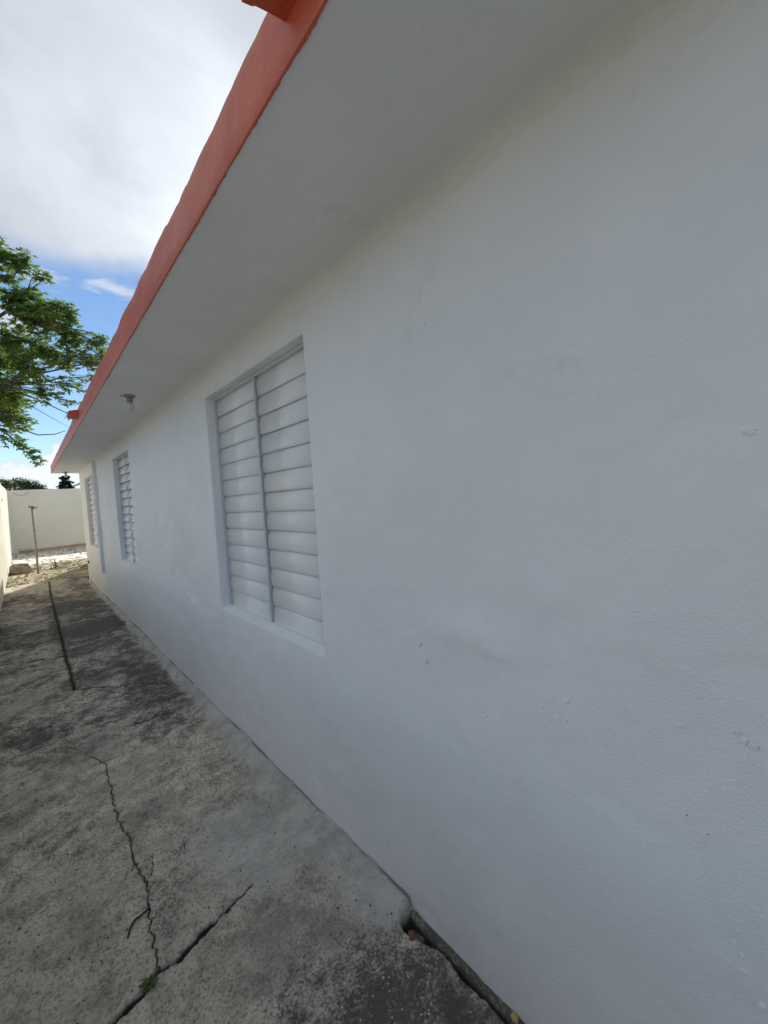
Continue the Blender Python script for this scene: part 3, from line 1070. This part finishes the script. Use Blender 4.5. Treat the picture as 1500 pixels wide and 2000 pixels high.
def board(name, L, hgt, th, mat, loc, rot, label):
    mb = MB()
    tb = bmesh.new()
    bmesh.ops.create_cube(tb, size=1)
    bmesh.ops.subdivide_edges(tb, edges=[e for e in tb.edges if abs(e.verts[0].co.x - e.verts[1].co.x) > 0.5], cuts=14)
    for v in tb.verts:
        x = v.co.x * L
        v.co = Vector((x, v.co.y * th + 0.01 * math.sin(x * 2.2), v.co.z * hgt + 0.008 * math.sin(x * 1.7 + 1)))
    bmesh.ops.bevel(tb, geom=list(tb.edges), offset=0.003, segments=1, affect='EDGES')
    mb.merge(tb)
    o = mb.build(name, mat)
    o.location = loc
    o.rotation_euler = rot
    return tag(o, label, 'board', 'boards lying by the far wall')


board('wooden_board', 3.7, 0.115, 0.05, m_wood, (1.51, 22.42, 0.155), (-0.25, -0.018, -0.02), 'long brown board lying on the pad in front of the far wall')
board('wooden_board', 0.62, 0.04, 0.12, m_wood2, (-0.06, 22.44, 0.222), (0.1, 0.03, 0.06), 'short pale board end on top of the long brown board')
board('wooden_board', 0.9, 0.03, 0.09, m_wood, (1.22, 14.6, 0.05), (0.0, -0.03, 0.25), 'short grey-brown board lying in the weeds beside the house corner')

# rubble and chips scattered over the yard soil and the pad
rb = MB()
rr = random.Random(5)
for k in range(520):
    x, y = rr.uniform(-0.5, 2.4), rr.uniform(12.6, 17.0)
    if rr.random() < 0.55:
        x, y = rr.uniform(-0.45, 2.2), rr.gauss(15.6, 0.8)
    r = rr.uniform(0.012, 0.045) * (1.6 if rr.random() < 0.1 else 1)
    zi = float(YH[min(max(int((y - 12.45) / 0.03), 0), YH.shape[0] - 1), min(max(int((x + 0.62) / 0.03), 0), YH.shape[1] - 1)])
    lump(rb, (x, y, max(zi, 0.0) + r * 0.15), (r, r * rr.uniform(0.5, 1), r * rr.uniform(0.4, 0.9)), rr.random(), 0.8, 1, 0.35)
tag(rb.build('rubble', m_rock), 'small stones and mortar bits scattered over the yard soil', 'rubble', kind='stuff')
lt = MB()
for k in range(380):
    x, y = rr.uniform(-0.5, 2.4), rr.uniform(17.0, 22.2)
    r = rr.uniform(0.02, 0.07)
    a = rr.uniform(0, 6.3)
    ca, sa = math.cos(a), math.sin(a)
    hz = rr.uniform(0.004, 0.03)
    lt.face((x + ca * r, y + sa * r, 0.049), (x - sa * r * 0.4, y + ca * r * 0.4, 0.049 + hz), (x - ca * r, y - sa * r, 0.050), (x + sa * r * 0.4, y - ca * r * 0.4, 0.049 + hz * 0.6))
tag(lt.build('dead_leaves', m_dry), 'brown dead leaves littering the white pad', 'leaves', kind='stuff')


def blades(n, pos, hgt, wid, seed):
    rr = random.Random(seed)
    V_, F_, T_ = [], [], []
    for _ in range(n):
        x, y, z, s = pos(rr)
        a, b = rr.uniform(0, 6.3), rr.uniform(0.1, 0.9)
        h = hgt * s * rr.uniform(0.5, 1.3)
        dxx, dyy = math.cos(a) * b * h, math.sin(a) * b * h
        wx_, wy_ = -math.sin(a) * wid, math.cos(a) * wid
        i = len(V_)
        V_ += [(x - wx_, y - wy_, z), (x + wx_, y + wy_, z), (x + dxx * 0.4 + wx_ * 0.8, y + dyy * 0.4 + wy_ * 0.8, z + h * 0.6), (x + dxx, y + dyy, z + h * 0.95)]
        F_.append((i, i + 1, i + 2, i + 3))
        T_ += [rr.random()] * 4
    return np.array(V_), np.array(F_), np.array(T_)


def yard_pos(rr):
    c = rr.choice([(-0.3, 13.2, 0.25, 0.3), (0.0, 13.9, 0.3, 0.25), (0.35, 14.3, 0.2, 0.3), (1.0, 13.4, 0.3, 0.2), (1.15, 14.0, 0.35, 0.3), (0.75, 15.3, 0.4, 0.3), (-0.42, 12.6, 0.1, 0.5), (0.55, 12.9, 0.2, 0.15), (1.3, 15.0, 0.3, 0.4)])
    x, y = rr.gauss(c[0], c[2]), rr.gauss(c[1], c[3])
    x = max(x, -0.46)
    return x, max(y, 12.45), 0.0, rr.uniform(0.6, 1.2)


Vb, Fb, Tb = blades(1500, yard_pos, 0.038, 0.006, 4)
g_ = mesh_np('grass', Vb, Fb, m_grass, None, True, {'tint': Tb})
tag(g_, 'low green weeds and grass patches growing in the yard soil', 'grass', kind='stuff')


def joint_pos(rr):
    y = rr.uniform(4.6, 12.3) if rr.random() < 0.8 else rr.uniform(10.5, 12.4)
    x = float(np.interp(y, jl[:, 1], jl[:, 0])) + rr.gauss(0, 0.010)
    return x, y, -0.010, rr.uniform(0.3, 1.0)


Vb, Fb, Tb = blades(700, joint_pos, 0.020, 0.0030, 6)
g_ = mesh_np('moss', Vb, Fb, m_grass, None, True, {'tint': Tb * 0.5})
tag(g_, 'tiny green moss shoots growing in the long path joint', 'moss', kind='stuff')


# broad-leaved plants --------------------------------------------------------


def leaf_quads(centres, dirs, lens, wids, tints):
    """each leaf: folded lance of 6 vertices / 4 triangles-as-quads (2 quads)"""
    n = len(centres)
    C, D = np.asarray(centres), np.asarray(dirs)
    D = D / np.linalg.norm(D, axis=1, keepdims=True)
    U = np.cross(D, np.tile([0, 0, 1.0], (n, 1)) + RNG.normal(0, 0.5, (n, 3)))
    U /= np.linalg.norm(U, axis=1, keepdims=True) + 1e-9
    N = np.cross(U, D)
    L, W_ = np.asarray(lens)[:, None], np.asarray(wids)[:, None]
    v0 = C
    v1 = C + D * L * 0.45 + U * W_ * 0.5 + N * W_ * 0.12
    v2 = C + D * L - N * L * 0.10
    v3 = C + D * L * 0.45 - U * W_ * 0.5 + N * W_ * 0.12
    vm_ = C + D * L * 0.5 - N * W_ * 0.05
    V_ = np.stack([v0, v1, v2, v3, vm_], 1).reshape(-1, 3)
    b = np.arange(n)[:, None] * 5
    F_ = np.concatenate([b + np.array([[0, 1, 4]]), b + np.array([[1, 2, 4]]), b + np.array([[2, 3, 4]]), b + np.array([[3, 0, 4]])])
    return V_, F_, np.repeat(np.asarray(tints), 5)


# seedling in the wide crack
sp = empty('crack_seedling', (0.185, 1.522, -0.02))
tag(sp, 'small green seedling sprouting from the wide crack in the path', 'seedling')
MB().tube([(0, 0, 0), (0.004, 0.002, 0.02), (0.002, 0.004, 0.035)], 0.0018, 6).build('stem', m_grass, sp)
cs, ds, ls, ws, ts = [], [], [], [], []
for k in range(11):
    a = k * 2.4 + 0.3
    cs.append((0.002 + 0.004 * math.cos(a), 0.003 + 0.004 * math.sin(a), 0.018 + 0.0018 * k))
    ds.append((math.cos(a), math.sin(a), 0.35))
    ls.append(random.uniform(0.020, 0.036)); ws.append(random.uniform(0.012, 0.019)); ts.append(random.uniform(0, 0.4))
Vl, Fl, Tl = leaf_quads(cs, ds, ls, ws, ts)
mesh_np('leaves', Vl, Fl, m_grass, sp, True, {'tint': Tl})

# dry weed in the yard
dwd = empty('dry_weed', (0.53, 15.3, 0.0))
tag(dwd, 'dark dry weed stalk with withered leaves in the middle of the yard', 'weed')
mb = MB()
rr = random.Random(9)
mb.tube([(0, 0, 0), (0.01, 0, 0.14), (-0.01, 0, 0.30)], [0.018, 0.014, 0.008], 7)
for k in range(9):
    a = rr.uniform(0, 6.3)
    z = rr.uniform(0.02, 0.2)
    l = rr.uniform(0.1, 0.28)
    mb.tube([(0, 0, z), (math.cos(a) * l * 0.5, math.sin(a) * l * 0.5, z + 0.06), (math.cos(a) * l, math.sin(a) * l, z + rr.uniform(-0.05, 0.12))], [0.006, 0.005, 0.002], 5)
mb.build('stalk', m_dry, dwd)
cs, ds, ls, ws, ts = [], [], [], [], []
for k in range(110):
    a = rr.uniform(0, 6.3)
    r = rr.uniform(0.05, 0.32)
    cs.append((math.cos(a) * r + 0.12, math.sin(a) * r, rr.uniform(0.02, 0.13)))
    ds.append((rr.uniform(-1, 1), rr.uniform(-1, 1), rr.uniform(-0.2, 0.8)))
    ls.append(rr.uniform(0.04, 0.09)); ws.append(rr.uniform(0.02, 0.035)); ts.append(rr.random())
Vl, Fl, Tl = leaf_quads(cs, ds, ls, ws, ts)
mesh_np('leaves', Vl, Fl, m_grass, dwd, True, {'tint': Tl})

# ------------------------------------------------------------------ small things lying on the path


def hgt(x, y):
    return float(H[int(np.argmin(np.abs(ys - y))), int(np.argmin(np.abs(xs - x)))])


def lying_twig(name, pts, r, label):
    P = [(x, y, hgt(x, y) + r * 0.8 + dz_) for x, y, dz_ in pts]
    o = MB().tube(P, [r * 0.8] + [r] * (len(P) - 2) + [r * 0.5], 7).build(name, m_twig)
    return tag(o, label, 'twig')


lying_twig('twig', [(0.160, 1.752, 0.001), (0.172, 1.782, 0.005), (0.192, 1.800, 0.006), (0.216, 1.808, 0.006), (0.236, 1.815, 0.005), (0.247, 1.820, 0.003)], 0.0036, 'dark curved twig lying across the long crack')
lying_twig('twig', [(0.425, 1.995, 0.001), (0.432, 2.03, 0.001), (0.437, 2.065, 0.001)], 0.0016, 'short thin straight twig lying on the worn slab')
lying_twig('twig', [(0.225, 2.075, 0.001), (0.236, 2.09, 0.003), (0.255, 2.09, 0.003), (0.256, 2.10, 0.001)], 0.0022, 'tiny bent twig lying in the long crack')

bk = MB()
tb = bmesh.new()
bmesh.ops.create_cube(tb, size=1)
bmesh.ops.bevel(tb, geom=list(tb.edges), offset=0.12, segments=1, affect='EDGES')
rr = random.Random(2)
for v in tb.verts:
    v.co = Vector((v.co.x * 0.030 + rr.gauss(0, 0.002), v.co.y * 0.055 + rr.gauss(0, 0.003), v.co.z * 0.022 + rr.gauss(0, 0.0015)))
bk.merge(tb)
bo = bk.build('brick_fragment', m_brick)
bo.location = (0.918, 1.005, -0.012)
bo.rotation_euler = (0.2, -0.25, 0.35)
tag(bo, 'brown brick fragment wedged in the gap at the foot of the wall', 'brick')
lf = MB()
lf.face((0.0, 0.0, 0.0), (0.012, 0.004, 0.006), (0.016, 0.022, 0.004), (0.004, 0.026, 0.0), (-0.006, 0.012, 0.005))
lo = lf.build('fallen_leaf', m_yellow)
lo.location = (0.948, 0.625, 0.022)
tag(lo, 'yellow leaf scrap beside the wall foot at the bottom edge', 'leaf')

fk = MB()
rr = random.Random(21)
for k in range(300):
    if k < 120:
        x, y = rr.gauss(0.74, 0.11), rr.gauss(0.92, 0.16)
    elif k < 190:
        x, y = rr.uniform(0.05, 0.8), rr.uniform(0.8, 2.4)
    else:
        x, y = rr.uniform(-0.3, 0.85), rr.uniform(2.0, 9.0)
    if not (-0.35 < x < 0.9 and 0.5 < y):
        continue
    r = rr.uniform(0.0014, 0.0040) * (2.0 if rr.random() < 0.08 else 1) * (1 + 0.22 * max(0, y - 2))
    z = hgt(x, y) + r * 0.3
    lump(fk, (x, y, z), (r, r * rr.uniform(0.35, 1), r * 0.35), rr.random(), 1, 1, 0.5)
tag(fk.build('paint_flakes', m_flake), 'white paint flakes scattered over the concrete path', 'flakes', kind='stuff')
gk = MB()
for k in range(760):
    if k < 160:
        x, y = rr.gauss(0.75, 0.12), rr.gauss(0.95, 0.2)
    else:
        x, y = rr.uniform(-0.3, 0.9), rr.uniform(0.7, 4.6)
    if not (-0.35 < x < 0.93 and 0.5 < y):
        continue
    r = rr.uniform(0.0015, 0.0050)
    lump(gk, (x, y, hgt(x, y) + r * 0.2), (r, r * rr.uniform(0.5, 1), r * 0.7), rr.random(), 1, 1, 0.35)
tag(gk.build('grit', m_grit), 'dark grit and crumbs scattered over the concrete path', 'grit', kind='stuff')

# ================================================================== TREES


def big_tree():
    root = empty('broadleaf_tree', (-3.4, 17.2, -0.1))
    tag(root, 'large leafy green tree rising behind the left boundary wall', 'tree')
    rr = random.Random(31)
    T0 = Vector((-3.4, 17.2, -0.1))
    fork = Vector((-2.9, 16.9, 3.6))
    # clumps: world x, y, z, radius, density
    cl = [(0.20, 15.8, 9.25, .42, 1.0), (-0.35, 16.2, 9.35, .55, 1.0), (0.55, 15.9, 9.15, .28, .9), (0.82, 15.7, 8.86, .20, .5), (1.06, 15.7, 8.88, .12, .4), (0.15, 16.4, 8.8, .30, .6),
          (0.70, 16.2, 8.50, .26, .9), (0.30, 15.9, 8.15, .45, 1.0), (1.00, 16.5, 8.20, .40, 1.0), (1.45, 16.0, 8.12, .26, 1.0), (1.62, 16.3, 7.95, .22, .8),
          (0.72, 15.6, 7.50, .55, 1.0), (1.40, 16.2, 7.45, .45, 1.0), (2.10, 16.0, 7.25, .28, .9), (2.35, 16.2, 7.45, .16, .9), (2.45, 16.6, 7.0, .3, .8), (0.20, 16.4, 6.95, .55, 1.0), (1.05, 16.6, 6.80, .5, 1.0),
          (1.75, 15.8, 6.65, .36, .9), (2.15, 16.4, 6.65, .30, .7), (0.45, 15.7, 6.05, .45, .8), (1.25, 16.3, 5.85, .36, .45), (1.70, 16.5, 5.8, .30, .4), (2.0, 16.3, 6.1, .25, .5),
          (0.10, 16.2, 5.25, .36, .8), (0.78, 15.8, 5.35, .32, .7), (1.40, 16.0, 5.2, .22, .35), (1.5, 16.2, 4.75, .2, .5), (0.12, 16.0, 4.45, .24, .7), (-0.15, 15.9, 4.0, .28, .8),
          (0.28, 15.8, 3.62, .10, .6), (0.42, 15.8, 3.28, .13, .6)]
    for k in range(46):                    # the rest of the crown, out to the left and behind
        a, b = rr.uniform(0, 6.3), rr.uniform(-0.6, 1.0)
        R0 = rr.uniform(2.0, 3.9)
        p = (-2.9 + math.cos(a) * R0 * math.sqrt(1 - b * b * 0.8), 17.2 + math.sin(a) * R0 * 0.9 * math.sqrt(1 - b * b * 0.8), 6.9 + b * 3.0)
        if p[0] > -0.3 and p[1] < 18:
            continue
        cl.append((*p, rr.uniform(.45, .75), 1.0))
    mb = MB()
    mb.tube([T0, T0 + Vector((0.1, -0.05, 1.6)), fork], [0.30, 0.24, 0.20], 12)
    limbs = []
    for tgt in ((0.0, 16.0, 7.6), (-0.2, 16.2, 5.4), (-2.6, 17.8, 7.8), (-4.6, 17.0, 7.2), (-2.9, 15.2, 7.0), (-0.9, 16.3, 8.4)):
        tgt = Vector(tgt)
        pts = [fork]
        for i in range(1, 6):
            t = i / 5
            p = fork.lerp(tgt, t) + Vector((rr.gauss(0, .08), rr.gauss(0, .08), 0.5 * math.sin(math.pi * t) * (1 if tgt.z > 6 else -.1)))
            pts.append(p)
        limbs.append(pts)
        mb.tube(pts, [0.14, .115, .09, .07, .055, .04], 8)
    nodes = [p for l in limbs for p in l[1:]]
    tips = []
    for (x, y, z, r, dn) in cl:
        c = Vector((x, y, z - 0.12))
        base = min(nodes, key=lambda p: (p - c).length + 0.5 * max(0, p.z - c.z) + (0.6 if p.x > c.x else 0))
        pts = [base]
        n = 5
        for i in range(1, n + 1):
            t = i / n
            pts.append(base.lerp(c, t) + Vector((rr.gauss(0, .05), rr.gauss(0, .05), 0.10 * math.sin(math.pi * t) + rr.gauss(0, .03))))
        L = (c - base).length
        r0 = min(0.045, 0.014 + 0.010 * L)
        mb.tube(pts, [r0 * (1 - 0.75 * i / n) for i in range(n + 1)], 6, cap=False)
        nt = max(5, int(40 * dn * (r / 0.4) ** 2))
        for k in range(nt):
            d = Vector((rr.gauss(0, 1), rr.gauss(0, 1), rr.gauss(0, 0.85)))
            d = d.normalized() * r * 1.25 * rr.random() ** 0.45
            tip = c + d
            st_ = pts[rr.choice((-1, -2, -2, -3))]
            midp = st_.lerp(tip, 0.5) + Vector((rr.gauss(0, .03), rr.gauss(0, .03), 0.03))
            mb.tube([st_, midp, tip], [0.007, 0.005, 0.003], 4, cap=False)
            tips.append((tip, (tip - st_).normalized()))
    # a bare broken branch below the crown
    mb.tube([(0.0, 16.0, 4.2), (0.45, 16.0, 4.02), (0.85, 16.0, 4.06), (1.12, 16.0, 4.18)], [0.022, 0.018, 0.014, 0.009], 6)
    mb.tube([(0.3, 15.9, 4.9), (0.8, 15.9, 4.55), (1.25, 15.9, 4.25)], [0.012, 0.008, 0.004], 5)
    mb.build('trunk', m_bark, root).matrix_parent_inverse = Matrix.Translation(root.location).inverted()
    cs, ds, ls, ws, ts = [], [], [], [], []
    for tip, d in tips:
        tone = rr.random()
        for wv in range(rr.randint(2, 4)):
            pc = tip - d * 0.09 * wv + Vector((rr.gauss(0, .03), rr.gauss(0, .03), rr.gauss(0, .03)))
            a0 = rr.uniform(0, 6.3)
            for k in range(rr.randint(4, 6)):
                a = a0 + k * 1.15
                v = Vector((math.cos(a), math.sin(a), rr.uniform(-0.55, 0.25))) + d * 0.5
                cs.append(tuple(pc)); ds.append(tuple(v))
                ls.append(rr.uniform(0.10, 0.18)); ws.append(rr.uniform(0.050, 0.080)); ts.append(min(1, max(0, tone * 0.7 + rr.uniform(0, 0.35))))
    Vl, Fl, Tl = leaf_quads(cs, ds, ls, ws, ts)
    cr = mesh_np('crown', Vl, Fl, m_leaf, root, True, {'tint': Tl})
    cr.matrix_parent_inverse = Matrix.Translation(root.location).inverted()


big_tree()


def far_tree(loc, clumps, label, seed, leaf, n_leaf, size):
    root = empty('distant_tree', loc)
    tag(root, label, 'tree', 'trees beyond the far wall')
    rr = random.Random(seed)
    mb = MB()
    zt = max(c[2] for c in clumps)
    mb.tube([(0, 0, 0), (0.1, 0, zt * 0.35), (0, 0.1, zt * 0.6)], [0.28, 0.2, 0.12], 8)
    for c in clumps:
        mb.tube([(0.08, 0, zt * 0.35), (c[0] * 0.5, c[1] * 0.5, (zt * 0.35 + c[2]) * 0.52), (c[0], c[1], c[2])], [0.1, 0.06, 0.03], 6)
    mb.build('trunk', m_bark, root)
    cs, ds, ls, ws, ts = [], [], [], [], []
    for c in clumps:
        tone = rr.random()
        for k in range(int(n_leaf * c[3])):
            d = Vector((rr.gauss(0, 1), rr.gauss(0, 1), rr.gauss(0, 1))).normalized() * c[3] * rr.random() ** 0.4
            cs.append((c[0] + d.x * 1.2, c[1] + d.y, c[2] + d.z * 0.7))
            ds.append((rr.uniform(-1, 1), rr.uniform(-1, 1), rr.uniform(-0.6, 0.6)))
            ls.append(size * rr.uniform(.6, 1.2)); ws.append(size * rr.uniform(.3, .6)); ts.append(tone * 0.6 + rr.uniform(0, 0.4))
    Vl, Fl, Tl = leaf_quads(cs, ds, ls, ws, ts)
    mesh_np('crown', Vl, Fl, leaf, root, True, {'tint': Tl})


far_tree((-2.6, 58, -0.1), [(-1.5, 0, 5.2, 1.3), (0, 0, 5.3, 1.2), (1.0, .4, 5.1, 1.0), (0.4, -.5, 4.2, 1.3), (-1.0, 0, 4.0, 1.4)], 'rounded olive tree top at the left end of the far wall', 1, m_leaf_far, 650, 0.30)
far_tree((0.3, 60, -0.1), [(-.6, 0, 5.4, .9), (0.3, 0, 5.2, .8), (0.9, .3, 4.8, .7), (0, -.5, 4.2, 1.1), (-.9, 0, 4.1, 1.0)], 'middle olive tree top showing above the far wall', 2, m_leaf_far, 700, 0.28)
far_tree((2.0, 61, -0.1), [(-.8, 0, 4.2, .7), (0.1, 0, 4.3, .6), (0.8, .3, 3.9, .7), (0, -.5, 3.6, .8)], 'low olive bush between the rounded trees and the dark feathery one', 3, m_leaf_far, 700, 0.28)


def feather_tree():
    root = empty('feathery_tree', (3.55, 56, -0.1))
    tag(root, 'dark feathery tree with drooping fronds behind the far wall near the house', 'tree', 'trees beyond the far wall')
    rr = random.Random(77)
    mb = MB()
    mb.tube([(0, 0, 0), (0.05, 0, 2.5), (-.1, 0, 5.0), (-.25, 0, 5.9)], [0.2, 0.16, 0.1, 0.03], 8)
    cs, ds, ls, ws, ts = [], [], [], [], []
    fr = []
    for k in range(64):
        a = rr.uniform(0, 6.3)
        z0 = rr.uniform(2.6, 5.7)
        L = (1.65 - 0.40 * (z0 - 2.6)) * rr.uniform(.5, 1.1)
        fr.append((a, z0, L, rr.uniform(-.2, .75)))
    fr += [(0.1, 4.3, 1.75, .75), (-0.25, 4.0, 1.7, .45), (0.3, 3.9, 1.5, .2), (3.0, 3.7, 1.55, .35), (0.0, 3.5, 1.7, 0.1)]
    for a, z0, L, rise in fr:
        pts = []
        for i in range(7):
            t = i / 6
            pts.append(Vector((math.cos(a) * L * t - .12, math.sin(a) * L * t, z0 + rise * L * t - 0.25 * L * t * t)))
        mb.tube(pts, [0.035 * (1 - 0.8 * i / 6) for i in range(7)], 5, cap=False)
        for k in range(130):
            t = rr.uniform(0.08, 1)
            i = min(5, int(t * 6))
            p = pts[i].lerp(pts[i + 1], t * 6 - i)
            cs.append(tuple(p + Vector((rr.gauss(0, .03), rr.gauss(0, .03), rr.gauss(0, .03)))))
            sd_ = rr.choice((-1, 1))
            ds.append((math.cos(a) * .6 - math.sin(a) * sd_ + rr.gauss(0, .3), math.sin(a) * .6 + math.cos(a) * sd_, rr.uniform(-.7, .3)))
            ls.append(rr.uniform(.18, .36)); ws.append(rr.uniform(.06, .11)); ts.append(rr.random())
    mb.build('trunk', m_bark, root)
    Vl, Fl, Tl = leaf_quads(cs, ds, ls, ws, ts)
    mesh_np('crown', Vl, Fl, m_leaf_dk, root, True, {'tint': Tl})


feather_tree()
